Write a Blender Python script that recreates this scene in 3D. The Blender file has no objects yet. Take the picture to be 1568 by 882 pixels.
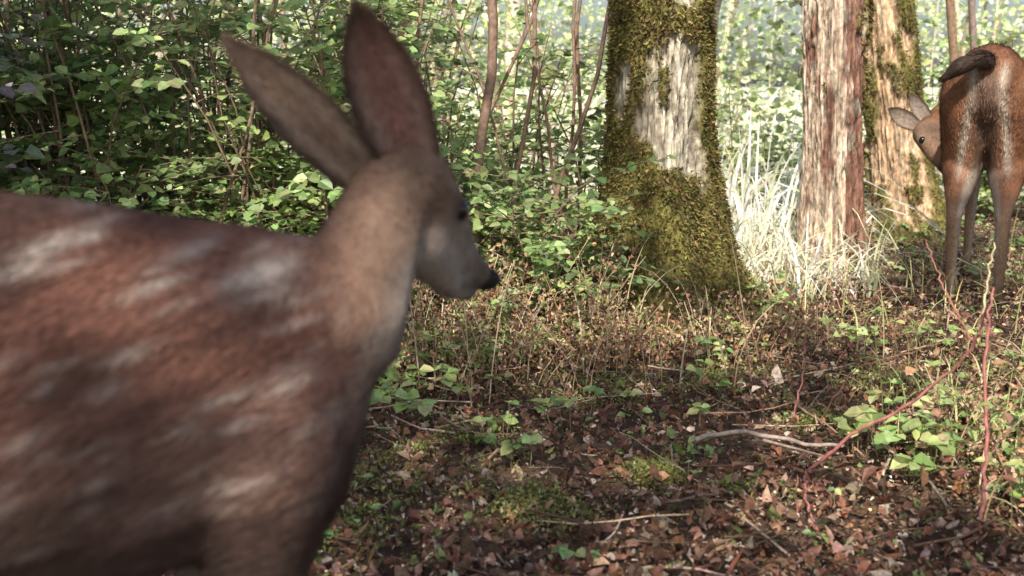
import bpy, bmesh, math
import numpy as np
from mathutils import Vector
rng=np.random.default_rng(7)
S=bpy.context.scene
col=S.collection

# ---------------------------------------------------------------- noise
def _h(ix,iy,iz):
    n=(ix.astype(np.int64)*374761393+iy.astype(np.int64)*668265263+iz.astype(np.int64)*1442695041)&0xffffffff
    n=((n^(n>>13))*1274126177)&0xffffffff
    n=(n^(n>>16))&0xffffffff
    return n/4294967295.0
def vn(x,y,z):
    x,y,z=np.broadcast_arrays(np.asarray(x,float),np.asarray(y,float),np.asarray(z,float))
    ix,iy,iz=np.floor(x),np.floor(y),np.floor(z)
    fx,fy,fz=x-ix,y-iy,z-iz
    fx=fx*fx*(3-2*fx);fy=fy*fy*(3-2*fy);fz=fz*fz*(3-2*fz)
    r=0
    for a in (0,1):
        for b in (0,1):
            for c in (0,1):
                w=(fx if a else 1-fx)*(fy if b else 1-fy)*(fz if c else 1-fz)
                r=r+w*_h(ix+a,iy+b,iz+c)
    return r
def fbm(x,y,z,o=4):
    s=0;a=.5;t=0
    for i in range(o):
        k=2.03**i
        s=s+a*vn(np.asarray(x)*k+i*7.1,np.asarray(y)*k+i*3.7,np.asarray(z)*k+i*5.3);t+=a;a*=.5
    return s/t
def sstep(a,b,x):
    t=np.clip((x-a)/(b-a),0,1);return t*t*(3-2*t)
def nrm(v):
    return v/np.maximum(np.linalg.norm(v,axis=-1,keepdims=True),1e-9)

# ---------------------------------------------------------------- mesh builder
class MB:
    def __init__(s): s.v=[];s.c=[];s.q=[];s.t=[];s.n=0
    def add(s,v,c,q=None,t=None):
        v=np.asarray(v,float).reshape(-1,3);c=np.broadcast_to(np.asarray(c,float),(len(v),3))
        s.v.append(v);s.c.append(c)
        if q is not None and len(q): s.q.append(np.asarray(q)+s.n)
        if t is not None and len(t): s.t.append(np.asarray(t)+s.n)
        s.n+=len(v)
    def build(s,name,mat,smooth=False,parent=None):
        me=bpy.data.meshes.new(name)
        v=np.concatenate(s.v);c=np.concatenate(s.c)
        q=np.concatenate(s.q) if s.q else np.zeros((0,4),int)
        t=np.concatenate(s.t) if s.t else np.zeros((0,3),int)
        me.vertices.add(len(v));me.vertices.foreach_set('co',v.astype(np.float32).ravel())
        idx=np.concatenate([q.ravel(),t.ravel()]).astype(np.int32)
        me.loops.add(len(idx));me.loops.foreach_set('vertex_index',idx)
        st=np.concatenate([np.arange(len(q))*4,len(q)*4+np.arange(len(t))*3]).astype(np.int32)
        me.polygons.add(len(st));me.polygons.foreach_set('loop_start',st)
        me.polygons.foreach_set('use_smooth',np.full(len(st),smooth))
        me.update(calc_edges=True)
        a=me.color_attributes.new('col','FLOAT_COLOR','POINT')
        a.data.foreach_set('color',np.concatenate([np.clip(c,0,1),np.ones((len(c),1))],1).astype(np.float32).ravel())
        me.materials.append(mat)
        o=bpy.data.objects.new(name,me);col.objects.link(o)
        if parent: o.parent=parent
        return o
def empty(name):
    o=bpy.data.objects.new(name,None);col.objects.link(o);return o

def leaves(mb,P,D,N,Sz,C,w=.34,fold=.3,curl=.12):
    P=np.asarray(P,float);n=len(P)
    if n==0:return
    D=nrm(D);N=nrm(N-(N*D).sum(1,keepdims=True)*D);B=np.cross(D,N)
    Sz=np.broadcast_to(np.asarray(Sz,float),(n,))[:,None]
    w=np.broadcast_to(np.asarray(w,float),(n,))[:,None];fold=np.broadcast_to(np.asarray(fold,float),(n,))[:,None]
    curl=np.broadcast_to(np.asarray(curl,float),(n,))[:,None]
    vs=[];skew=rng.normal(0,.10,(n,1));asym=rng.uniform(.8,1.2,(n,1))
    for a,b in ((0,0),(.28,-1),(.68,-.78),(1,0),(.68,.78),(.28,1)):
        bb=b*(asym if b>0 else 2-asym)
        vs.append(P+Sz*(a*D+(bb*w+skew*a*a)*B+(fold*abs(b)*w-curl*a*a)*N))
    V=np.stack(vs,1).reshape(-1,3)
    b=np.arange(n)[:,None]*6
    q=np.concatenate([b+np.array([[0,3,2,1]]),b+np.array([[0,5,4,3]])])
    C=np.broadcast_to(np.asarray(C,float),(n,3))
    mb.add(V,np.repeat(C,6,0),q=q)
def tube(mb,pts,rad,c,k=4):
    pts=np.asarray(pts,float);m=len(pts);rad=np.broadcast_to(np.asarray(rad,float),(m,))
    T=nrm(np.gradient(pts,axis=0));ref=np.array([1,0,0.]) if abs(T[0,0])<.8 else np.array([0,0,1.])
    A=nrm(np.cross(T,ref));B=np.cross(T,A)
    an=np.arange(k)*2*np.pi/k
    V=pts[:,None]+rad[:,None,None]*(np.cos(an)[None,:,None]*A[:,None]+np.sin(an)[None,:,None]*B[:,None])
    i=np.arange(m-1)[:,None]*k;j=np.arange(k)[None];j2=(j+1)%k
    q=np.stack([i+j,i+j2,i+k+j2,i+k+j],-1).reshape(-1,4)
    mb.add(V.reshape(-1,3),c,q=q)
def pal(n,cols,w=None,jit=.2):
    cols=np.array(cols);i=rng.choice(len(cols),n,p=None if w is None else np.array(w)/np.sum(w))
    return cols[i]*(1+jit*rng.standard_normal((n,1)))*(1+.06*rng.standard_normal((n,3)))

# ---------------------------------------------------------------- materials
def mat(name,rough=.7,trans=0,nscale=40,namt=.35,bump=0,bscale=80,spec=.3,stretch=(1,1,1)):
    m=bpy.data.materials.new(name);m.use_nodes=True;nt=m.node_tree;n=nt.nodes;l=nt.links
    p=n['Principled BSDF'];out=n['Material Output']
    at=n.new('ShaderNodeAttribute');at.attribute_name='col'
    tc=n.new('ShaderNodeTexCoord');mp=n.new('ShaderNodeMapping');mp.inputs['Scale'].default_value=stretch
    l.new(tc.outputs['Object'],mp.inputs[0])
    no=n.new('ShaderNodeTexNoise');no.inputs['Scale'].default_value=nscale;no.inputs['Detail'].default_value=5
    l.new(mp.outputs[0],no.inputs['Vector'])
    mr=n.new('ShaderNodeMapRange');mr.inputs[1].default_value=.3;mr.inputs[2].default_value=.7
    mr.inputs[3].default_value=1-namt;mr.inputs[4].default_value=1+namt
    l.new(no.outputs[0],mr.inputs[0])
    vm=n.new('ShaderNodeVectorMath');vm.operation='SCALE'
    l.new(at.outputs['Color'],vm.inputs[0]);l.new(mr.outputs[0],vm.inputs['Scale'])
    l.new(vm.outputs[0],p.inputs['Base Color'])
    p.inputs['Roughness'].default_value=rough;p.inputs['Specular IOR Level'].default_value=spec
    if bump:
        nb=n.new('ShaderNodeTexNoise');nb.inputs['Scale'].default_value=bscale;nb.inputs['Detail'].default_value=6
        l.new(mp.outputs[0],nb.inputs['Vector'])
        bp=n.new('ShaderNodeBump');bp.inputs['Strength'].default_value=bump;bp.inputs['Distance'].default_value=.01
        l.new(nb.outputs[0],bp.inputs['Height']);l.new(bp.outputs[0],p.inputs['Normal'])
    if trans:
        tr=n.new('ShaderNodeBsdfTranslucent');mx=n.new('ShaderNodeMixShader');mx.inputs[0].default_value=trans
        l.new(vm.outputs[0],tr.inputs[0]);l.new(p.outputs[0],mx.inputs[1]);l.new(tr.outputs[0],mx.inputs[2])
        l.new(mx.outputs[0],out.inputs[0])
    return m
M_leaf=mat('leaf',.42,.35,60,.25,spec=.6)
M_dry=mat('dry_leaf',.75,.12,110,.45)
M_stem=mat('stem',.8,0,60,.4)
M_bark=mat('bark',.9,0,60,.6,bump=1,bscale=110,stretch=(1,1,.45))
M_moss=mat('moss',.9,.25,50,.4)
M_ground=mat('soil',.95,0,35,.5,bump=.8,bscale=60)
M_fur=mat('fur',.6,.1,120,.15,spec=.25)
M_skin=mat('hide',.8,0,50,.2)
M_eye=mat('eye',.12,0,5,0,spec=.6)
M_grass=mat('grass',.4,.2,30,.08,spec=.5)

# ---------------------------------------------------------------- light / world / camera
L=np.array([-.13,-.72,.70]);L/=np.linalg.norm(L)
w=bpy.data.worlds.new('World');S.world=w;w.use_nodes=True
bg=w.node_tree.nodes['Background'];sk=w.node_tree.nodes.new('ShaderNodeTexSky')
sk.sky_type='NISHITA';sk.sun_disc=False;sk.sun_elevation=math.asin(L[2]);sk.sun_rotation=math.atan2(L[0],L[1])
sk.dust_density=3.0
w.node_tree.links.new(sk.outputs[0],bg.inputs[0]);bg.inputs[1].default_value=.15
sd=bpy.data.lights.new('sun','SUN');sd.energy=5;sd.angle=math.radians(.5);sd.color=(1,.92,.78)
so=bpy.data.objects.new('sun',sd);col.objects.link(so);so.rotation_euler=Vector(-L).to_track_quat('-Z','Y').to_euler()
cd=bpy.data.cameras.new('camera');cam=bpy.data.objects.new('camera',cd);col.objects.link(cam);S.camera=cam
cam.location=(0,0,.8);cam.rotation_euler=(math.radians(90-10.5),0,0)
cd.sensor_width=36;cd.lens=38.6;cd.clip_start=.02;cd.clip_end=2000
cd.dof.use_dof=True;cd.dof.focus_distance=3.1;cd.dof.aperture_fstop=4.8
S.view_settings.view_transform='Standard';S.view_settings.look='None';S.view_settings.exposure=0

# ---------------------------------------------------------------- ground
def gh(x,y):
    return .05*(fbm(x*1.3,y*1.3,0,3)-.5)+.018*(vn(x*9,y*9,3)-.5)
n=380;u=np.linspace(-1,1,n);g=1.5*np.sinh(6*u)
X,Y=np.meshgrid(g+.7,g+3.2);x=X.ravel();y=Y.ravel()
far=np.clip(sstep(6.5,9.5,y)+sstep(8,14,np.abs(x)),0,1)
z=gh(x,y)*(1-far)
nz=fbm(x*3,y*3,1,4)[:,None]
c=np.array([.10,.065,.045])*(.6+.9*nz)
c=c*(1-far[:,None])+np.array([.90,.90,.66])*(.85+.3*nz)*far[:,None]  # far ground coloured pale so gaps in the foliage look blown out
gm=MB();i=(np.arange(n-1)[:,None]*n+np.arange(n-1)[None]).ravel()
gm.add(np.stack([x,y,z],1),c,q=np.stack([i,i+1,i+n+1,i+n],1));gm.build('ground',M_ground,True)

# leaf litter + twigs
mb=MB()
nl=66000
yy=1.3+ (rng.random(nl)**1.3)*6.2; xx=rng.uniform(-.75,.75,nl)*(yy*.9+.6)+.25
zz=gh(xx,yy)+rng.uniform(.0,.03,nl)
az=rng.uniform(0,6.283,nl)
D=np.stack([np.cos(az),np.sin(az),rng.normal(0,.4,nl)],1)
N=np.stack([rng.normal(0,.7,nl),rng.normal(0,.7,nl),np.ones(nl)],1)
LC=[(.34,.18,.125),(.24,.12,.08),(.46,.30,.21),(.13,.075,.05),(.66,.52,.42),(.40,.18,.10),(.20,.24,.09)]
C=pal(nl,LC,[5,5,3.0,5,1.9,.6,2.0],.28)
gt=fbm(xx*1.7,yy*1.7,5,3);C=C*(.5+.75*gt)[:,None]
leaves(mb,np.stack([xx,yy,zz],1),D,N,rng.uniform(.008,.027,nl)*rng.choice([1,1.5],nl,p=[.9,.1]),C,w=rng.uniform(.15,.5,nl),fold=rng.normal(.2,1.0,nl),curl=rng.normal(.1,.5,nl))
nl=34000
yy=1.5+(rng.random(nl)**1.2)*3.2; xx=rng.uniform(-.7,.7,nl)*(yy*.9+.5)+.25;zz=gh(xx,yy)+rng.uniform(.01,.04,nl)
leaves(mb,np.stack([xx,yy,zz],1),rng.normal(0,1,(nl,3))*[1,1,.5],rng.normal(0,.8,(nl,3))+[0,0,1],rng.uniform(.003,.011,nl),pal(nl,LC+[(.75,.62,.5),(.08,.05,.035)],None,.3)*.9,w=rng.uniform(.1,.5,nl),fold=.5,curl=.3)
for k in range(800):
    x0=rng.uniform(-.8,2.9);y0=rng.uniform(1.6,6);a=rng.uniform(0,6.28);ln=rng.uniform(.04,.32)
    t=np.linspace(0,1,5);px=x0+np.cos(a)*ln*t;py=y0+np.sin(a)*ln*t+.02*np.sin(t*5+k)*ln*3
    tube(mb,np.stack([px,py,gh(px,py)+.022+rng.uniform(0,.03)*t],1),rng.uniform(.0008,.003),pal(1,[(.4,.28,.2),(.6,.48,.36),(.2,.12,.08)]) [0])
mb.build('leaf_litter',M_dry)
mb=MB();t=np.linspace(0,1,12)
tube(mb,np.stack([.40+.32*t,2.30+.03*np.sin(t*6),.035+.01*np.sin(t*4)+.003*np.sin(t*23)],1),.006-.002*t,(.5,.4,.33),6)
tube(mb,np.stack([.55+.1*t,2.30-.10*t,.035+.0*t],1),.004-.002*t,(.4,.31,.26),5)
mb.build('fallen_branch',M_stem,True)

# ---------------------------------------------------------------- trees
canopy={}
def make_tree(name,cx,cy,lean,r0,flare,mossf,barkc,nm=12000,H=9,seed=0,dark=None,fl_h=.22,na=150):
    e=empty(name)
    zz=np.concatenate([np.arange(-.15,2.0,.010),np.linspace(2.05,H,30)])
    an=np.arange(na)*2*np.pi/na
    Z,A=np.meshgrid(zz,an,indexing='ij')
    ca,sa=np.cos(A),np.sin(A)
    base=r0*(1-.05*np.clip(Z,0,99)/2)*np.where(Z>2,np.clip(1-(Z-2)/H,.15,1),1)
    base=base+flare*np.exp(-np.clip(Z,0,9)/fl_h)*(1+.35*np.sin(A*3+seed)+.22*np.sin(A*5+2*seed))
    wv=1.5*fbm(ca*3,sa*3,Z*4,2)
    ridge=np.abs(fbm(ca*7+seed,sa*7,Z*4+wv,4)-.5)*2
    rid2=np.abs(fbm(ca*16+seed,sa*16,Z*9+wv,3)-.5)*2
    lump=fbm(ca*1.2+seed,sa*1.2,Z*1.8,3)-.5
    m=np.clip(mossf(Z,A)+1.2*(fbm(ca*2.3+seed,sa*2.3+3,Z*5,4)-.5),0,1);m=sstep(.42,.6,m)
    R=base*(1+.30*lump)-.018*(1-ridge)**9*(1-m)-.008*(1-rid2)**7*(1-m)+m*.016*(1+fbm(ca*9,sa*9,Z*22,2))+.01*(ridge)
    cxs=cx+lean[0]*Z;cys=cy+lean[1]*Z
    P=np.stack([cxs+R*ca,cys+R*sa,Z],-1)
    tone=(.62+.85*fbm(ca*8,sa*8,Z*12+seed,4))*(1-.6*(1-ridge)**7)*(1-.5*(1-rid2)**5)
    C=np.array(barkc)*tone[...,None]
    if dark is not None:
        dm=sstep(.46,.58,fbm(ca*2.2+5,sa*2.2,Z*4+seed,4)+.18*ca+.02)[...,None];C=C*(1-dm)+np.array(dark)*tone[...,None]*dm
    lich=sstep(.6,.68,fbm(ca*5+9,sa*5,Z*14,3))[...,None];C=C*(1-.5*lich)+np.array([.6,.6,.48])*.5*lich*tone[...,None]
    mc=np.array([.17,.15,.045])*(.4+1.2*fbm(ca*6,sa*6,Z*14,3))[...,None]
    C=C*(1-m[...,None])+mc*m[...,None]
    nr=len(zz);mbt=MB()
    i=np.arange(nr-1)[:,None]*na;j=np.arange(na)[None];j2=(j+1)%na
    q=np.stack([i+j,i+j2,i+na+j2,i+na+j],-1).reshape(-1,4)
    mbt.add(P.reshape(-1,3),C.reshape(-1,3),q=q)
    rg=np.random.default_rng(seed+5)
    for k in range(9):
        h=rg.uniform(3.2,H-.5);a=rg.uniform(-.25,3.4);ln=rg.uniform(1.5,3.2);t=np.linspace(0,1,10)
        c0=np.array([cx+lean[0]*h,cy+lean[1]*h,h])
        pp=c0+np.stack([np.cos(a)*ln*t,np.sin(a)*ln*t,ln*.6*t**.8],1)+np.stack([.1*np.sin(t*6+k),.1*np.cos(t*5+k),0*t],1)
        tube(mbt,pp,.065*(1-t)+.012,np.array(barkc)*.5,8)
    mbt.build(name+'_trunk',M_bark,True,e)
    vis=np.where((m>.5)&(Z<1.9)&(Z>0)&(np.sin(A)<.45))
    k=rng.integers(0,len(vis[0]),nm);I=(vis[0][k],vis[1][k])
    p=P[I]+rng.normal(0,.004,(nm,3));out=np.stack([ca[I],sa[I],0*ca[I]],1)
    D=out*.7+rng.normal(0,.6,(nm,3))+np.array([0,0,-.25]);N=out+rng.normal(0,.5,(nm,3))
    patch=fbm(p[:,0]*9,p[:,1]*9,p[:,2]*9,3)
    cc=pal(nm,[(.28,.26,.08),(.19,.19,.055),(.42,.36,.14),(.30,.19,.10),(.11,.10,.035)],[4,4,2.4,4.5,2.4],.25)*(.35+1.15*patch)[:,None]
    mm=MB();leaves(mm,p,D,N,rng.uniform(.006,.02,nm),cc,w=.22)
    mm.build(name+'_moss',M_moss,False,e)
    canopy[name+str(len(canopy))]=(e,cx,cy,name)
    return e
g2=lambda x,c,s:np.exp(-((x-c)/s)**2)
left=lambda A:np.clip(-np.cos(A),0,1)
m1=lambda Z,A:.24+.66*(1-sstep(.42,.68,Z+.12*np.cos(A)))+.40*left(A)**1.5+.42*g2(Z,1.02,.10)+.3*np.clip(np.cos(A),0,1)**3
make_tree('mossy_maple_tree',.505,3.86,(.0,.0),.142,.20,m1,(.80,.70,.56),36000,9,1,fl_h=.28,na=230)
mA=lambda Z,A:.20+.1*np.clip(np.cos(A),0,1)+.1*(Z<.1)
make_tree('maple_tree',1.34,4.55,(-.03,.05),.118,.05,mA,(.90,.70,.55),5000,9,2,dark=(.36,.19,.14),na=200)
mB=lambda Z,A:.34+.3*np.clip(np.cos(A),0,1)+.2*g2(Z,.9,.3)+.15*(Z<.3)
make_tree('leaning_maple_tree',2.08,5.75,(-.15,.05),.13,.12,mB,(.90,.62,.40),12000,9,3)
mo=lambda Z,A:.35+0*Z  # maples below stand out of view, added to carry crowns that block sun
make_tree('maple_tree',-2.4,-3.2,(0,0),.2,.08,mo,(.3,.25,.2),1500,9,4,na=60)
make_tree('maple_tree',2.6,-4.0,(0,0),.2,.08,mo,(.3,.25,.2),1500,9,5,na=60)
make_tree('maple_tree',-3.4,1.0,(0,0),.17,.08,mo,(.3,.25,.2),1500,9,6,na=60)
sun_gaps=[((.60,3.68,.52),.09),((.62,3.68,.70),.10),((.60,3.68,.86),.09),((.64,3.68,.35),.05),  # openings cut in the crowns along the sun to place lit patches
 ((1.28,4.44,.1),.12),((1.27,4.44,.35),.12),((1.27,4.44,.6),.11),((1.25,4.45,.85),.11),((1.24,4.45,1.1),.11),
 ((1.15,4.9,.1),.26),((1.05,4.9,.4),.26),((1.1,4.9,.7),.2),((1.2,4.7,.0),.2),((1.0,4.6,.05),.18),((1.1,4.2,0),.14),
 ((2.03,5.6,.3),.12),((2.0,5.6,.7),.12),((1.93,5.6,1.0),.12),
 ((-.05,3.3,.2),.14),((.25,3.25,.15),.12),((.7,3.2,.0),.06),((.1,3.6,.35),.15),
 ((1.3,3.3,.0),.17),((1.55,3.6,0),.13),((1.1,3.7,0),.08),((1.55,2.9,.1),.12),((.95,2.75,0),.02),((1.0,2.15,.1),.14),((.8,2.25,.1),.04),((.95,1.95,.1),.08),((1.15,2.2,.1),.12),((.55,1.9,0),.03),
 ((1.2,2.5,.1),.09),((1.66,3.85,.85),.05),((1.66,3.85,.65),.03),((1.2,1.7,.2),.2)]
nc=17000  # unseen crown leaves, placed by where their shadows should land
lx=rng.uniform(-4.5,6,nc);ly=rng.uniform(-2.5,5.8,nc)
keep=(fbm(lx*1.5,ly*1.5,9,3)>.475)|((ly<3.0)&(lx<.9)&(fbm(lx*2.5,ly*2.5,2,2)>.36)&(rng.random(nc)<.8));lx=lx[keep];ly=ly[keep]
lx2=rng.uniform(-9,10,1000);ly2=rng.uniform(5.8,17,1000);kk=fbm(lx2*.8,ly2*.8,4,2)>.55
lx=np.concatenate([lx,lx2[kk]]);ly=np.concatenate([ly,ly2[kk]])
hh=rng.uniform(4.2,8.5,len(lx));P=np.stack([lx,ly,0*lx],1)+L*(hh/L[2])[:,None]
ok=np.ones(len(P),bool)
for (g,r) in sun_gaps:
    d=P-np.array(g);dl=d-(d@L)[:,None]*L;ok&=np.linalg.norm(dl,axis=1)>r+.12
P=P[ok];nn=len(P)
D=rng.normal(0,1,(nn,3));D[:,2]*=.3;N=rng.normal(0,.4,(nn,3))+np.array([0,0,1])
Cc=pal(nn,[(.16,.22,.07),(.2,.26,.08)]);Sz=rng.uniform(.10,.17,nn)
own=np.argmin(np.stack([np.hypot(P[:,0]-cx,P[:,1]-cy) for (_,cx,cy,_n) in canopy.values()]),0)
for k,(e,cx,cy,nme) in enumerate(canopy.values()):
    s=own==k
    if s.sum()==0: continue
    mm=MB();leaves(mm,P[s],D[s],N[s],Sz[s],Cc[s],w=.42);mm.build(nme+'_shade_crown',M_leaf,False,e)

# ---------------------------------------------------------------- shrubs
def shrub(mbl,mbs,bx,by,h,nst,ls,cols,ntw=12,spread=.35,stemc=(.2,.14,.1),w=None):
    for s in range(nst):
        a=rng.uniform(0,6.28);hh=h*rng.uniform(.6,1.1);t=np.linspace(0,1,7)
        off=spread*hh*rng.uniform(.2,1)
        pts=np.stack([bx+np.cos(a)*off*t**1.5+.03*np.sin(t*7+a),by+np.sin(a)*off*t**1.5+.03*np.cos(t*6+a),hh*t],1)
        tube(mbs,pts,.007*(1-t)*(h/1.6)+.0018,np.array(stemc)*rng.uniform(.6,1.4))
        for k in range(ntw):
            u=rng.uniform(.12,1);i=min(int(u*6),5);f=u*6-i;p0=pts[i]*(1-f)+pts[i+1]*f
            a2=rng.uniform(0,6.28);ln=rng.uniform(.15,.42)
            d=np.array([math.cos(a2),math.sin(a2),rng.uniform(-.1,.7)]);d/=np.linalg.norm(d)
            tt=np.linspace(0,1,4);tp=p0+d*ln*tt[:,None]+np.array([0,0,-.18*ln])*(tt**2)[:,None]
            tube(mbs,tp,.0022*(1-tt)+.0008,np.array(stemc)*rng.uniform(.6,1.5),3)
            m=max(4,int(ln/(ls*.62)));v=np.linspace(.15,1,m)
            lp=p0+d*ln*v[:,None]+np.array([0,0,-.18*ln])*(v**2)[:,None]
            sd_=np.cross(d,[0,0,1]);sgn=np.where(np.arange(m)%2==0,1,-1)[:,None]
            LD=d*.5+sd_*sgn*.9+rng.normal(0,.25,(m,3));LD[:,2]-=.2
            LN=np.array([0,-.25,1])+rng.normal(0,.45,(m,3))
            cc=pal(m,cols,w,.18)*rng.uniform(.65,1.35)
            leaves(mbl,lp,LD,LN,ls*rng.uniform(.5,1.25,m),cc,w=rng.uniform(.34,.46,m),fold=.22)
def shrub_obj(name,items,cols,stemc=(.28,.19,.14)):
    e=empty(name);a=MB();b=MB()
    for it in items: shrub(a,b,*it[:5],cols,stemc=stemc,ntw=it[5] if len(it)>5 else 12)
    a.build(name+'_leaves',M_leaf,False,e);b.build(name+'_stems',M_stem,True,e)
G1=[(.29,.43,.15),(.38,.53,.20),(.22,.33,.13),(.52,.61,.28)]
Gshade=[(.24,.32,.22),(.31,.36,.31),(.19,.27,.15),(.40,.35,.42)]  # bluish shade and purple-grey highlights put into these leaf colours
G2=[(.50,.62,.24),(.64,.72,.36),(.38,.50,.2)]  # paler than the nearer greens, haze put into the colour
for k in range(2):
    shrub_obj('hazel_shrub',[(rng.uniform(-2.6,-1.35),rng.uniform(3.0,4.6),rng.uniform(1.2,1.7),5,.055,14) for _ in range(9)],Gshade if k==0 else G1)
for k in range(3):
    it=[(rng.uniform(-1.9,-.34),rng.uniform(3.4,5.2),rng.uniform(1.0,1.7),4,.045,12) for _ in range(9)]
    shrub_obj('snowberry_shrub',it,G1)
shrub_obj('snowberry_shrub',[(rng.uniform(-.35,.3),rng.uniform(4.0,5.0),rng.uniform(.9,1.5),3,.042,8) for _ in range(8)],G1)
shrub_obj('low_thicket_shrub',[(rng.uniform(-1.3,.25),rng.uniform(3.3,4.0),rng.uniform(.35,.7),4,.035,10) for _ in range(19)],G1)
shrub_obj('huckleberry_shrub',[(rng.uniform(.75,2.1)*1.0,rng.uniform(6.0,7.5),rng.uniform(.4,.9),4,.045,9) for _ in range(8)],G2)
shrub_obj('thicket_shrub',[(rng.uniform(-1.5,.5),rng.uniform(5.2,7),rng.uniform(1.0,1.7),4,.05,8) for _ in range(7)],G2)
shrub_obj('trailside_shrub',[(rng.uniform(2.7,4.4),rng.uniform(6.2,8.5),rng.uniform(.5,1.3),4,.05,11) for _ in range(12)],G1)

# background foliage mass, leaf colours paled to stand in for haze and glare
mb=MB();nb=50000
cl=750
cy_=6.5+rng.random(cl)**1.2*15;cx_=rng.uniform(-.72,.72,cl)*cy_+.2;cz_=rng.uniform(.03,1,cl)**1.1*(1.0+cy_*.16)
k=rng.integers(0,cl,nb);r=(.12+.03*cy_[k])[:,None]
P=np.stack([cx_[k],cy_[k],cz_[k]],1)+rng.normal(0,1,(nb,3))*r*np.array([1,1,.6]);P[:,2]=np.abs(P[:,2])+.02
path=(P[:,0]>.27*P[:,1])&(P[:,0]<.47*P[:,1])&(P[:,1]<9)&(P[:,2]>.25)
P=P[~path];nb=len(P);k=k[~path]
D=rng.normal(0,1,(nb,3));D[:,2]=D[:,2]*.5-.2;N=rng.normal(0,.6,(nb,3))+np.array([0,-.7,1])
tint=rng.uniform(.6,1.5,cl)[k][:,None]
leaves(mb,P,D,N,rng.uniform(.03,.06,nb)*(1+.03*P[:,1]),pal(nb,[(.56,.68,.28),(.70,.78,.44),(.36,.46,.2),(.86,.90,.68)],[3,3,1.7,3.2],.15)*tint,w=.4)
mb.build('background_foliage',M_leaf)
mb=MB()
for k in range(85):
    yb=rng.uniform(6,22);xb=rng.uniform(-.6,.6)*yb;h=rng.uniform(3,8);t=np.linspace(0,1,12);ln=rng.normal(0,.12,2)
    r=rng.choice([.015,.03,.05,.12],p=[.40,.32,.2,.08])
    if r>.1 and xb>0: r=.04
    tube(mb,np.stack([xb+ln[0]*h*t+.05*np.sin(t*6+k),yb+ln[1]*h*t,h*t-.1],1),r*(1-.6*t),pal(1,[(.48,.37,.28),(.26,.18,.13),(.75,.64,.5)])[0],8)
for (xb,yb,lx_,r) in [(-.135,3.72,.035,.019),(-.50,4.1,0.03,.010),(-1.72,3.9,-.03,.012),(-.05,3.9,.1,.009),(.0,3.9,.30,.009),(-.3,3.9,.33,.007),(-1.55,3.8,.02,.008),(-.42,4.0,.1,.008),(.15,4.1,.1,.007),(.22,3.9,-.12,.006),(-.9,3.6,.06,.007),(.3,4.3,-.02,.009),(-1.2,3.5,-.2,.005),(-1.0,3.5,.25,.006),(-1.9,3.6,.2,.006),(.1,3.8,-.25,.005)]:
    t=np.linspace(0,1,18);h=3.
    tube(mb,np.stack([xb+lx_*h*t+.03*np.sin(t*8+xb*9)+.012*np.sin(t*27+xb*5),yb+0*t,h*t-.05],1),r*(1-.4*t),(.30,.20,.15),7)
mb.build('background_trees',M_stem,True)

# ---------------------------------------------------------------- grass
def blades(mb,n,x0,x1,y0,y1,h0,h1,wd,cols,bend=.5,droop=.35,face=None):
    for k in range(n):
        x_=rng.uniform(x0,x1);y_=rng.uniform(y0,y1);h=rng.uniform(h0,h1);a=rng.uniform(0,6.28);b=rng.uniform(.1,bend)
        t=np.linspace(0,1,8);pw=rng.uniform(1,2.4)
        ax=np.array([math.cos(a),math.sin(a),0]);p=np.array([x_,y_,0])+ax*(b*h*t**pw)[:,None]+np.array([0,0,1])*(h*(t-droop*b*t**3*2))[:,None]
        f=rng.normal(0,.6) if face else a+1.57
        sd_=np.array([math.cos(f),math.sin(f),0])*(1 if not face else 1.0);ww=(wd*rng.uniform(.4,1.2)*(1-t**2.5)+.0004)[:,None]
        V=np.stack([p-sd_*ww,p+sd_*ww],1).reshape(-1,3);i=np.arange(7)[:,None]*2
        mb.add(V,np.repeat(pal(1,cols,None,.1),16,0),q=i+np.array([[0,1,3,2]]))
mb=MB();blades(mb,300,.80,1.5,4.6,5.5,.25,.95,.008,[(.98,.98,.84),(1,1,.94),(.84,.9,.6)],1.2,.5,True)  # near-white blade colours paint in an overexposed sun patch
blades(mb,480,.76,1.4,4.1,4.9,.08,.42,.005,[(.97,.92,.74),(1,.97,.86),(.8,.85,.55)],1.6,.3,True)
mb.build('tall_grass',M_grass)
mb=MB();blades(mb,110,-.5,.7,2.7,3.9,.15,.55,.0018,[(.7,.54,.36),(.8,.68,.48)],1.0)
blades(mb,320,.9,2.4,3.0,5.2,.08,.35,.002,[(.72,.64,.36),(.55,.56,.24)],1.2)
blades(mb,170,.85,1.5,1.8,2.8,.08,.3,.002,[(.7,.62,.36),(.5,.58,.22)],1.2)
mb.build('dry_grass',M_grass)
e=empty('dead_herbs');a=MB();b=MB()
DC=[(.48,.29,.18),(.34,.18,.11),(.66,.46,.31),(.20,.12,.075),(.34,.38,.14)]
def deadherb(x_,y_,h):
    t=np.linspace(0,1,5);az=rng.uniform(0,6.28);ln=rng.uniform(.2,.8);p=np.stack([x_+ln*h*np.cos(az)*t**1.5,y_+ln*h*np.sin(az)*t**1.5,h*t],1)
    tube(b,p,.0012,pal(1,[(.6,.45,.32),(.42,.27,.18)])[0],3)
    m=int(24+h*90);u=rng.uniform(.05,1,m);q=np.stack([np.interp(u,t,p[:,i]) for i in range(3)],1)+rng.normal(0,.03,(m,3))
    leaves(a,q,rng.normal(0,1,(m,3)),rng.normal(0,1,(m,3)),rng.uniform(.007,.020,m),pal(m,DC,None,.25),w=.3,fold=.6,curl=.3)
for k in range(300): deadherb(rng.uniform(-.75,.35),rng.uniform(2.7,3.9),rng.uniform(.06,.36))
for k in range(110): deadherb(rng.uniform(.2,.95),rng.uniform(3.0,3.6),rng.uniform(.05,.16))
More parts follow.
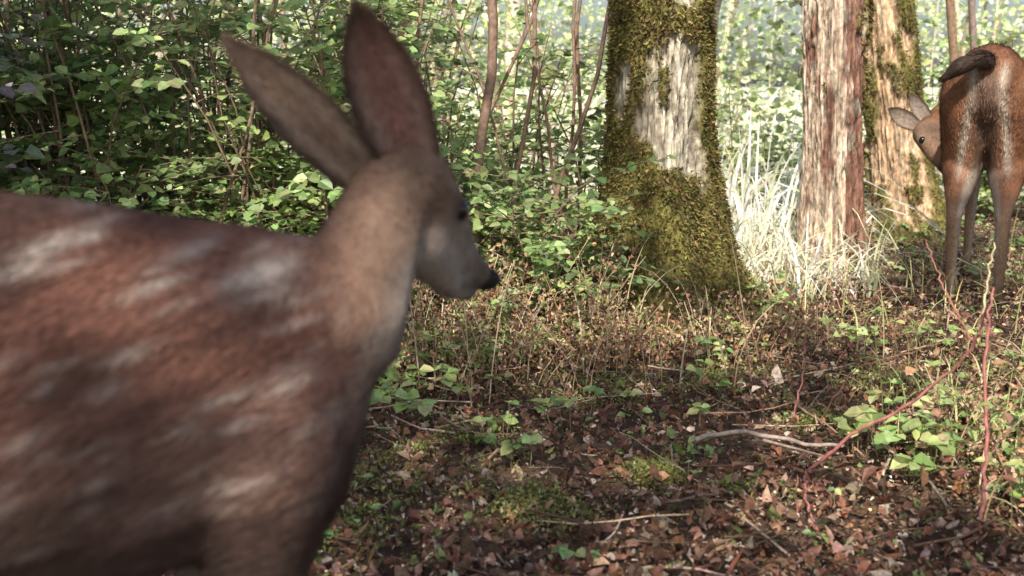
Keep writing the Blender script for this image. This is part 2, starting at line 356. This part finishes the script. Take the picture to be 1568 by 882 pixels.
for k in range(240): deadherb(rng.uniform(.8,2.4),rng.uniform(3.2,6.2),rng.uniform(.04,.16))
for k in range(90): deadherb(rng.uniform(.9,1.4),rng.uniform(1.7,2.6),rng.uniform(.05,.2))
a.build('dead_herb_leaves',M_dry,False,e);b.build('dead_herb_stems',M_stem,False,e)

e=empty('ground_ivy_plants');a=MB();b=MB()
def sprig(x_,y_,r,m,ls,cols,hmax=.1):
    for k in range(m):
        an=rng.uniform(0,6.28);rr=r*math.sqrt(rng.random());p=np.array([x_+rr*math.cos(an),y_+rr*math.sin(an),rng.uniform(.03,hmax)])
        tube(b,np.array([[p[0]*.8+x_*.2,p[1]*.8+y_*.2,0],p*[1,1,.6],p]),.001,(.25,.22,.12),3)
        for j in range(3):
            a2=an+(j-1)*1.3+rng.normal(0,.2)
            leaves(a,p[None],np.array([[math.cos(a2),math.sin(a2),rng.normal(0,.2)]]),np.array([[rng.normal(0,.3),-.25+rng.normal(0,.3),1.]]),ls*rng.uniform(.6,1.2),pal(1,cols,None,.15),w=.42)
GB=[(.38,.52,.17),(.50,.66,.26),(.28,.42,.15),(.6,.66,.3)]
for (x_,y_,r,m,ls) in [(-.42,2.75,.14,24,.042),(-.22,2.62,.15,16,.042),(-.32,2.95,.2,26,.04),(-.1,3.0,.1,12,.035),(-.05,2.35,.06,4,.035),(.15,2.45,.08,6,.035),(.02,2.2,.04,3,.04),
   (.6,3.1,.06,5,.04),(.75,3.4,.1,8,.04),(1.25,3.3,.15,14,.035),(1.05,3.25,.1,8,.035),(.5,2.75,.05,4,.03),(.9,2.55,.04,4,.03),(-.1,3.2,.25,34,.035),(.1,3.5,.2,26,.04),(.85,3.75,.12,14,.045),(.3,3.4,.12,12,.04),
   (.85,2.2,.11,12,.045),(.98,2.3,.12,14,.045),(.76,2.28,.06,5,.045),(1.12,2.2,.1,12,.045),(1.0,2.0,.08,10,.04),(1.05,2.5,.1,8,.045),(1.9,4.6,.4,34,.035),(1.5,5.6,.5,60,.04),(2.4,5.6,.5,70,.04),(2.0,6.2,.6,70,.045),(.95,4.1,.12,10,.04),(2.6,4.8,.4,50,.035)]:
    sprig(x_,y_,r,m,ls,GB)
for k in range(170): sprig(rng.uniform(-.6,2.6),rng.uniform(1.7,4.8),.03,2,rng.uniform(.012,.030),GB,.05)
nm=19000;cxm=np.array([(-.28,2.15,.16),(-.12,2.3,.12),(.05,1.95,.08),(.45,2.0,.05),(.55,2.9,.14),(1.0,2.9,.14),(-.35,1.85,.12),(.2,2.8,.14),(.75,2.5,.08),(1.4,3.0,.14),(.3,2.15,.05),(1.0,2.2,.12)]);k=rng.integers(0,len(cxm),nm)
px=cxm[k,0]+rng.normal(0,1,nm)*cxm[k,2]*.7;py=cxm[k,1]+rng.normal(0,1,nm)*cxm[k,2]*.7
kk=fbm(px*14,py*14,2,3)>.46;px=px[kk];py=py[kk];nm=len(px)
leaves(a,np.stack([px,py,gh(px,py)+rng.uniform(.015,.035,nm)],1),rng.normal(0,1,(nm,3)),rng.normal(0,.6,(nm,3))+[0,0,1],rng.uniform(.005,.013,nm),pal(nm,[(.28,.30,.08),(.18,.2,.06),(.4,.4,.14)]),w=.25)
a.build('ground_ivy_leaves',M_leaf,False,e);b.build('ground_ivy_stems',M_stem,False,e)

e=empty('bramble');a=MB();b=MB()
def cane(pts,r,c=(.50,.20,.18)):
    pts=np.array(pts);m=len(pts);u=np.linspace(0,m-1,m*7)
    p=np.stack([np.interp(u,range(m),pts[:,i]) for i in range(3)],1)
    for _ in range(4): p[1:-1]=(p[:-2]+p[1:-1]*2+p[2:])/4
    p[1:-1]+=rng.normal(0,.0018,(len(p)-2,3))
    tube(b,p,np.linspace(r,r*.5,len(p)),c,6)
    for q in p[::2]:
        d=rng.normal(0,1,3);d/=np.linalg.norm(d);tube(b,np.array([q,q+d*r*2.5]),np.array([r*.4,.0002]),c,3)
cane([(.85,1.88,-.02),(.86,1.9,.15),(.855,1.93,.3),(.87,1.95,.44)],.0042)
cane([(.62,2.2,.0),(.70,2.15,.1),(.78,2.1,.17),(.87,2.02,.30),(.875,1.98,.40)],.0042)
cane([(.875,2.0,.35),(.90,2.05,.42),(.93,2.1,.50)],.003,(.6,.5,.32))
cane([(.86,2.0,.33),(.82,2.05,.42),(.80,2.1,.50)],.0022,(.45,.2,.15))
cane([(.62,2.2,.0),(.56,2.0,.03),(.55,1.85,.0)],.004)
cane([(.66,2.5,.0),(.68,2.48,.15),(.67,2.45,.26)],.0028,(.5,.22,.18))
cane([(-.12,2.6,0),(-.02,2.3,.02),(.02,2.2,.0)],.003,(.5,.4,.26))
cane([(.72,2.5,.0),(.74,2.3,.2),(.84,2.1,.3)],.002,(.55,.3,.22))
for k in range(44):
    p=np.array([[rng.uniform(.78,1.05),rng.uniform(1.85,2.3),rng.uniform(.05,.3)]])
    leaves(a,p,rng.normal(0,1,(1,3)),np.array([[0,-.4,1.]]),rng.uniform(.015,.035),pal(1,[(.55,.32,.2),(.5,.56,.2),(.45,.2,.14)]),w=.35)
a.build('bramble_leaves',M_leaf,False,e);b.build('bramble_canes',M_stem,True,e)

# ---------------------------------------------------------------- animals
def organic(chains,voxel,it=6):
    bm=bmesh.new()
    for (p0,r0,k0,p1,r1,k1) in chains:
        p0=np.array(p0,float);p1=np.array(p1,float);d=np.linalg.norm(p1-p0)
        m=max(2,int(d/(min(r0,r1)*.22))+1)
        for t in np.linspace(0,1,m):
            ts=t*t*(3-2*t)*.4+t*.6
            r=r0*(1-ts)+r1*ts;k=k0*(1-t)+k1*t;p=p0*(1-t)+p1*t
            res=bmesh.ops.create_icosphere(bm,subdivisions=2,radius=r)
            for v in res['verts']: v.co=Vector((v.co.x+p[0],v.co.y+p[1],v.co.z*k+p[2]))
    me=bpy.data.meshes.new('tmp');bm.to_mesh(me);bm.free();o=bpy.data.objects.new('tmp',me);col.objects.link(o)
    r=o.modifiers.new('r','REMESH');r.mode='VOXEL';r.voxel_size=voxel
    s=o.modifiers.new('s','SMOOTH');s.iterations=it;s.factor=.6
    dg=bpy.context.evaluated_depsgraph_get();ev=o.evaluated_get(dg);m2=bpy.data.meshes.new_from_object(ev)
    m2.calc_loop_triangles()
    nv=len(m2.vertices);V=np.empty(nv*3);m2.vertices.foreach_get('co',V);Nn=np.empty(nv*3);m2.vertices.foreach_get('normal',Nn)
    T=np.empty(len(m2.loop_triangles)*3,int);m2.loop_triangles.foreach_get('vertices',T)
    bpy.data.objects.remove(o)
    return V.reshape(-1,3),Nn.reshape(-1,3),T.reshape(-1,3)
def fur(mb,V,Nn,T,n,flow,length,width,colf,lift=.3):
    a,b,c=V[T[:,0]],V[T[:,1]],V[T[:,2]];ar=np.linalg.norm(np.cross(b-a,c-a),axis=1);k=rng.choice(len(T),n,p=ar/ar.sum())
    u=rng.random(n);v=rng.random(n);f=u+v>1;u[f]=1-u[f];v[f]=1-v[f];w_=1-u-v
    P=a[k]*w_[:,None]+b[k]*u[:,None]+c[k]*v[:,None]
    N=nrm(Nn[T[k,0]]*w_[:,None]+Nn[T[k,1]]*u[:,None]+Nn[T[k,2]]*v[:,None])
    F=flow(P);F=nrm(F-(F*N).sum(1,keepdims=True)*N+rng.normal(0,.13,(n,3)))
    D=nrm(F+N*(lift+rng.normal(0,.05,(n,1))));B=nrm(np.cross(D,N))*width
    Ln=length(P)[:,None]*rng.uniform(.6,1.2,(n,1))
    mid=P+D*Ln*.55;tip=P+D*Ln-N*Ln*.12
    Vv=np.stack([P-B,P+B,mid-B*.8,mid+B*.8,tip],1).reshape(-1,3);i=np.arange(n)[:,None]*5
    C=colf(P,N)*(1+.2*rng.standard_normal((n,1)));C=np.repeat(C,5,0)
    sh=np.tile(np.array([.8,.8,1,1,1.12]),n)[:,None]
    mb.add(Vv,C*sh,q=i+np.array([[0,1,3,2]]),t=i+np.array([[2,3,4]]))
def ear(parent,name,base,tip,front,W,outc,inc,fw=.0007,nf=5000,cup=.55,edge=(.13,.09,.07)):
    base=np.array(base);tip=np.array(tip);ax=tip-base;Ln=np.linalg.norm(ax);ax/=Ln
    fr=np.array(front,float);fr-=fr@ax*ax;fr/=np.linalg.norm(fr);sd_=np.cross(ax,fr)
    nu,nv=26,21;U,Vv=np.meshgrid(np.linspace(0,1,nu),np.linspace(-1,1,nv),indexing='ij')
    wid=W*np.clip((.46+.9*U**.7)*(1-U**2.3)**.85,0.02,9)*.78
    ang=Vv*1.2*(1-.2*U)
    mbx=MB();grids=[]
    for layer in (0,1):
        th=.0035*(1-Vv**2)*(1-U**4)*(1 if layer else 0)
        P=base+ax*(Ln*U)[...,None]+sd_*(wid*np.sin(ang)/math.sin(1.1))[...,None]-fr*((cup*wid*(np.cos(ang)-.4)*1.3+th)+.010*np.sin(U*2.6))[...,None]
        e_=np.maximum(np.abs(Vv)**3,U**4)[...,None]
        C=(np.array(inc)*(1-e_)+np.array(edge)*1.3*e_) if layer==0 else (np.array(outc)*(1-e_)+np.array(edge)*e_)
        if layer==0: 
            hz=g2(np.abs(Vv),.55,.22)[...,None]*(1-U[...,None]);C=C*(1-.6*hz)+np.array([.62,.52,.45])*.6*hz
        i=(np.arange(nu-1)[:,None]*nv+np.arange(nv-1)[None]).ravel()
        q=np.stack([i,i+1,i+nv+1,i+nv],1)
        if layer: q=q[:,::-1]
        mbx.add(P.reshape(-1,3),C.reshape(-1,3),q=q)
        k=rng.integers(0,(nu-1)*(nv-1),nf);iu=k//(nv-1);iv=k%(nv-1);a_=rng.random(nf)[:,None];b_=rng.random(nf)[:,None]
        PP=P[iu,iv]*(1-a_)*(1-b_)+P[iu+1,iv]*a_*(1-b_)+P[iu,iv+1]*(1-a_)*b_+P[iu+1,iv+1]*a_*b_
        NN=nrm(np.cross(P[iu+1,iv]-P[iu,iv],P[iu,iv+1]-P[iu,iv]));sgn=np.sign((NN@fr))[:,None]*(1 if layer==0 else -1);NN=NN*sgn
        Dh=nrm(ax+rng.normal(0,.25,(nf,3))+NN*.3);Bh=nrm(np.cross(Dh,NN))*fw;lh=Ln*rng.uniform(.04,.09,(nf,1))
        H=np.stack([PP-Bh,PP+Bh,PP+Dh*lh],1).reshape(-1,3)
        grids.append((H,np.repeat(C[iu,iv]*(1+.18*rng.standard_normal((nf,1))),3,0)))
    for H,Cc_ in grids: mbx.add(H,Cc_,t=np.arange(len(H)).reshape(-1,3))
    mbx.build(name,M_fur,True,parent)
def ball(parent,name,p,r,c,m,sc=(1,1,1)):
    bm=bmesh.new();bmesh.ops.create_icosphere(bm,subdivisions=3,radius=r)
    V=np.array([v.co[:] for v in bm.verts])*sc+np.array(p);T=np.array([[v.index for v in f.verts] for f in bm.faces]);bm.free()
    x_=MB();x_.add(V,c,t=T);x_.build(name,m,True,parent)
def mixc(a,b,t):
    t=np.asarray(t)[:,None];return a*(1-t)+np.asarray(b)*t

# ---- fawn
fw=empty('fawn')
FX=np.array([.868,.496,0]);SX=np.array([-.496,.868,0])
ch=[((-.21,.90,.545),.078,1.85,(-.42,.79,.565),.105,1.58),((-.42,.79,.565),.105,1.58,(-.60,.69,.595),.09,1.6),((-.60,.69,.595),.09,1.6,(-.66,.655,.60),.06,1.5),
 ((-.205,.91,.49),.070,1.3,(-.176,.925,.56),.060,1.3),((-.205,.91,.49),.070,1.3,(-.225,.90,.44),.062,1.2),
 ((-.21,.90,.60),.065,1.3,(-.150,.94,.600),.060,1.15),((-.150,.94,.600),.060,1.15,(-.128,.96,.650),.047,1.1),((-.128,.96,.650),.047,1.1,(-.112,.985,.70),.038,1),
 ((-.112,.985,.70),.038,1,(-.092,1.0,.712),.040,1.0),((-.092,1.0,.712),.040,1,(-.071,1.045,.672),.033,1.05),((-.071,1.045,.672),.030,1.1,(-.049,1.095,.628),.0175,1.0),
 ((-.049,1.095,.628),.0175,1.0,(-.033,1.122,.606),.015,1),((-.088,1.01,.660),.031,1,(-.064,1.072,.605),.015,1.0),((-.064,1.072,.605),.015,1,(-.045,1.108,.590),.0105,1),
 ((-.055,1.018,.697),.012,1,(-.060,1.035,.694),.012,1)]
def quadleg(ch,top,r0,el,r1,kn,r2,fe,r3,hf):
    ch+= [(top,r0,1.3,el,r1,1.2),(el,r1,1.2,kn,r2,1.1),(kn,r2,1,fe,r3,1),(fe,r3,1,hf,r3*1.25,1)]
for sgn in (-1,1):
    s=SX*.048*sgn
    quadleg(ch,np.array([-.215,.895,.50])+s,.055,np.array([-.235,.885,.39])+s,.034,np.array([-.20,.905,.22])+s+FX*.03*sgn,.017,np.array([-.20,.905,.05])+s+FX*.05*sgn,.012,np.array([-.19,.91,.02])+s+FX*.06*sgn)
    quadleg(ch,np.array([-.61,.685,.57])+s,.065,np.array([-.55,.72,.44])+s,.045,np.array([-.69,.64,.26])+s,.019,np.array([-.66,.655,.05])+s,.013,np.array([-.645,.665,.02])+s)
ch+=[((-.665,.65,.66),.02,1,(-.72,.62,.58),.016,1)]
V,Nn,T=organic(ch,.0062,4)
rows=[]
for r_ in range(8):
    for s_ in range(20):
        if rng.random()<.15: continue
        rows.append((-.055+s_*.034+rng.normal(0,.012)+.017*(r_%2),.714-r_*.034+rng.normal(0,.010),rng.uniform(.008,.026),rng.uniform(.003,.0065),rng.uniform(.3,.9)*(1-.06*r_)))
rows=np.array(rows+[(-.05,.545,.015,.012,.8),(.01,.652,.030,.010,.9),(-.055,.62,.01,.022,.6)])
def fawncol(P,N):
    s=-((P-np.array([-.21,.90,0]))@FX);z=P[:,2];lat=np.abs((P-np.array([-.21,.90,0]))@SX)
    n1=fbm(P[:,0]*30,P[:,1]*30,z*30,3)
    slope=.30
    zz_=z+slope*s
    st=fbm(s*6,zz_*60,3,3)
    base=np.array([.225,.105,.078])*(.40+.2*n1+1.0*st)[:,None]
    top=.70+.09*s
    base=mixc(base,[.13,.07,.055],.6*np.exp(-((z-top)/.02)**2)*(lat<.03))
    base=mixc(base,np.array([.25,.175,.15]),sstep(.62,.47,z)*.8*(.3+1.0*st))
    base=mixc(base,[.42,.35,.31],sstep(.46,.39,z)*.6)
    base=mixc(base,[.075,.045,.038],sstep(.49,.59,fbm(s*3.5,zz_*20,8,3))*.65)
    tilt=z-.06*s;wob=.012*(fbm(s*22,z*22,1,2)-.5)
    sp=np.zeros(len(P))
    for (a,b,ra,rb,am) in rows:
        ds=(s-a);dd=(ds/ra)**2+((tilt+wob-b+.26*ds)/rb)**2;sp=np.maximum(sp,am*np.exp(-dd))
    sp*=(s>-.09)*(z>.42)*(1-sstep(0,.1,-s))*(.55+.9*st)
    base=mixc(base,[.62,.53,.48],np.clip(sp*1.05,0,.95))
    hd=sstep(-.02,-.10,s)*1.0*sstep(.56,.62,z)
    base=mixc(base,np.array([.33,.215,.16])*(.55+.9*n1)[:,None],hd)
    ahead=(P-np.array([-.130,.955,.645]))@np.array([.75,.35,-.56])
    base=mixc(base,[.58,.51,.46],hd*sstep(.0,.045,ahead)*sstep(.70,.64,z)*.8)
    nape=sstep(-.01,-.04,ahead)*hd;base=mixc(base,[.25,.14,.095],nape*.6)
    base=mixc(base,[.42,.35,.31],sstep(-.055,-.085,s)*(z<.6)*.6)
    fh=np.exp(-(np.linalg.norm(P-np.array([-.068,1.03,.712]),axis=1)/.022)**2);base=mixc(base,[.24,.15,.11],fh*.6)
    mz=sstep(.065,.015,np.linalg.norm(P-np.array([-.036,1.118,.618]),axis=1))
    base=mixc(base,[.12,.09,.075],mz*.75)
    # dark bridge of the nose and paler stripe in front of the eye
    br=np.exp(-(np.linalg.norm((P-np.array([-.052,1.06,.665]))*[1,.6,.8],axis=1)/.017)**2);base=mixc(base,[.17,.115,.085],br*.6)
    ck=np.exp(-(np.linalg.norm(P-np.array([-.075,1.035,.655]),axis=1)/.016)**2);base=mixc(base,[.46,.35,.28],ck*.5)
    chn=np.exp(-(np.linalg.norm(P-np.array([-.058,1.085,.590]),axis=1)/.016)**2);base=mixc(base,[.62,.55,.49],chn*.6)
    mo_=np.exp(-(((P-np.array([-.05,1.1,.604]))@np.array([.35,.0,.93]))/.0035)**2)*(P[:,1]>1.07)*(hd>.5);base=mixc(base,[.05,.04,.035],mo_*.8)
    ring=np.exp(-(np.linalg.norm(P-np.array([-.049,1.018,.687]),axis=1)/.017)**2);base=mixc(base,[.075,.05,.04],ring*.9)
    er=np.exp(-(np.linalg.norm(P-np.array([-.088,.975,.728]),axis=1)/.018)**2);base=mixc(base,[.16,.10,.075],er*.6)
    return base
b=MB();b.add(V,fawncol(V,Nn)*.8,t=T);b.build('fawn_body',M_skin,True,fw)
def fflow(P):
    F=np.tile(-FX,(len(P),1))+np.array([0,0,-.35])
    h=sstep(-.02,.0,(P-np.array([-.15,.94,.60]))@np.array([.25,.2,.95]))*(P[:,0]>-.19)
    F=F*(1-h[:,None])+h[:,None]*np.array([-.45,-.3,-.1+0])+h[:,None]*np.array([0,0,-.5])*(P[:,2:3]<.67)+h[:,None]*np.array([0,0,.5])*(P[:,2:3]>.67)
    return F
flen=lambda P:.006+.017*sstep(.04,-.08,(P-np.array([-.15,.94,.60]))@np.array([.3,.3,.9]))*(P[:,2]>.25)
b=MB();fur(b,V,Nn,T,150000,fflow,flen,.00055,fawncol,.14);b.build('fawn_fur',M_fur,False,fw)
ear(fw,'fawn_right_ear',(-.084,.985,.722),(-.128,.945,.860),(.30,-1,.0),.052,(.25,.17,.13),(.42,.235,.20),cup=.6)
ear(fw,'fawn_left_ear',(-.130,1.01,.712),(-.258,1.03,.838),(-.1,-1,.35),.044,(.25,.17,.13),(.31,.215,.165),cup=.6)
ball(fw,'fawn_right_eye',(-.0505,1.022,.685),.0112,(.012,.008,.008),M_eye,(1,1,1))
ball(fw,'fawn_left_eye',(-.098,1.07,.684),.0110,(.012,.008,.008),M_eye)
ball(fw,'fawn_nose',(-.029,1.126,.601),.0150,(.02,.016,.016),M_skin,(1.15,1,.85))

# ---- adult deer
dr=empty('deer')
F2=np.array([.44,.9,0]);F2/=np.linalg.norm(F2);S2=np.array([F2[1],-F2[0],0])
R=np.array([1.69,3.95,0])
hd0=np.array([1.712,4.58,.600])
ch=[(R+[0,0,.80],.130,1.12,R+F2*.28+[0,0,.72],.135,1.5),(R+F2*.28+[0,0,.72],.135,1.5,R+F2*.58+[0,0,.70],.11,1.6),
 (R+F2*.60+[0,0,.76],.08,1.3,(1.93,4.68,.72),.065,1.3),((1.93,4.68,.72),.065,1.3,(1.82,4.72,.66),.052,1.1),((1.82,4.72,.66),.052,1.1,hd0,.056,1.0),
 (hd0,.056,1,hd0+[.005,-.07,-.05],.046,1),(hd0+[.005,-.07,-.05],.046,1,hd0+[.02,-.15,-.115],.028,1),(hd0+[.02,-.15,-.115],.028,1,hd0+[.025,-.175,-.135],.023,1)]
for sgn in (-1,1):
    s=S2*.072*sgn
    quadleg(ch,R+s+[0,0,.76],.094,R+s*1.05+F2*.10+[0,0,.53],.075,R+s*1.12-F2*.07+[0,0,.335],.028,R+s*1.15-F2*.01+[0,0,.085],.019,R+s*1.15+F2*.015+[0,0,.03])
    ch.append((R+s*.8+[0,0,.72],.07,1.2,R+s*.9+F2*.05+[0,0,.50],.05,1.2))
    s=S2*.065*sgn
    quadleg(ch,R+F2*.58+s+[0,0,.66],.06,R+F2*.55+s+[0,0,.52],.042,R+F2*.58+s+[0,0,.30],.024,R+F2*.57+s+[0,0,.07],.017,R+F2*.585+s+[0,0,.03])
V,Nn,T=organic(ch,.009,5)
def deercol(P,N):
    q=P-R;f=q@F2;l=q@S2;z=P[:,2];n1=fbm(P[:,0]*18,P[:,1]*18,z*18,3)
    base=np.array([.29,.135,.075])*(.5+1.0*n1)[:,None]
    base=mixc(base,[.17,.085,.055],sstep(.90,.96,z)*.6)
    base=mixc(base,[.38,.25,.17],sstep(.44,.32,z))
    base=mixc(base,[.22,.15,.11],sstep(.12,.05,z)*.5)
    rear=(f<.08)*sstep(.5,.9,-(N@F2)*.5+.6)
    line=np.exp(-((np.abs(l)-.05-.03*sstep(.8,.5,z))/.015)**2)*sstep(.90,.84,z)*sstep(.44,.54,z)*rear
    inner=sstep(.05,.02,np.abs(l))*sstep(.88,.82,z)*rear
    base=mixc(base,[.17,.11,.085],inner*.85);base=mixc(base,[.62,.54,.46],line*.8)
    sh=(N@S2)*np.sign(l)
    base=mixc(base,[.50,.44,.38],sstep(-.2,-.7,sh)*sstep(.56,.45,z)*.75*(z>.05))
    dh=hd0+np.array([.0,-.06,-.05])
    hd=sstep(.15,.11,np.linalg.norm(P-dh,axis=1))
    base=mixc(base,[.34,.22,.155],hd*.8)
    br=np.exp(-(np.linalg.norm(P-(hd0+[0,-.06,.025]),axis=1)/.034)**2);base=mixc(base,[.11,.08,.06],br*.75)
    mz=sstep(.06,.02,np.linalg.norm(P-(hd0+[.025,-.18,-.13]),axis=1));base=mixc(base,[.05,.04,.04],mz)
    for ex in (-.042,.045):
        rg_=np.exp(-(np.linalg.norm(P-(hd0+[ex,-.045,-.022]),axis=1)/.024)**2);base=mixc(base,[.6,.5,.42],rg_*.6)
    hoof=sstep(.035,.02,z);base=mixc(base,[.03,.025,.02],hoof)
    return base
b=MB();b.add(V,deercol(V,Nn)*.85,t=T);b.build('deer_body',M_skin,True,dr)
b=MB();fur(b,V,Nn,T,90000,lambda P:np.tile(-F2*.6+np.array([0,0,-.7]),(len(P),1)),lambda P:.008+.014*(P[:,2]>.45)*(P[:,1]<4.5),.0012,deercol,.12)
tp=np.array([R-F2*.13+[0,0,.885],R-F2*.175-S2*.03+[0,0,.890],R-F2*.185-S2*.08+[0,0,.865],R-F2*.185-S2*.13+[0,0,.825]])
V2,N2,T2=organic([(tp[0],.020,1,tp[1],.022,1),(tp[1],.022,1,tp[2],.025,1),(tp[2],.025,1,tp[3],.010,1)],.006,3)
tc_=lambda P,N:np.tile(np.array([.07,.045,.036]),(len(P),1))
fur(b,V2,N2,T2,9000,lambda P:np.tile(-S2+np.array([0,0,-.5]),(len(P),1)),lambda P:.03+0*P[:,0],.0014,tc_,.15)
b.build('deer_fur',M_fur,False,dr)
b=MB();b.add(V2,tc_(V2,N2),t=T2);b.build('deer_tail',M_skin,True,dr)
ear(dr,'deer_right_ear',hd0+[-.03,.02,.03],(1.565,4.60,.700),(.1,-1,.1),.056,(.36,.24,.17),(.44,.36,.31),fw=.0012,nf=1500)
ear(dr,'deer_left_ear',hd0+[.02,.03,.04],(1.668,4.66,.760),(-.2,-1,.1),.052,(.36,.24,.17),(.40,.33,.29),fw=.0012,nf=1500)
ball(dr,'deer_right_eye',hd0+[-.036,-.062,-.024],.0155,(.01,.008,.008),M_eye)
ball(dr,'deer_left_eye',hd0+[.046,-.062,-.024],.0155,(.01,.008,.008),M_eye)
ball(dr,'deer_nose',hd0+[.027,-.192,-.135],.02,(.02,.016,.016),M_skin,(1,1,.8))
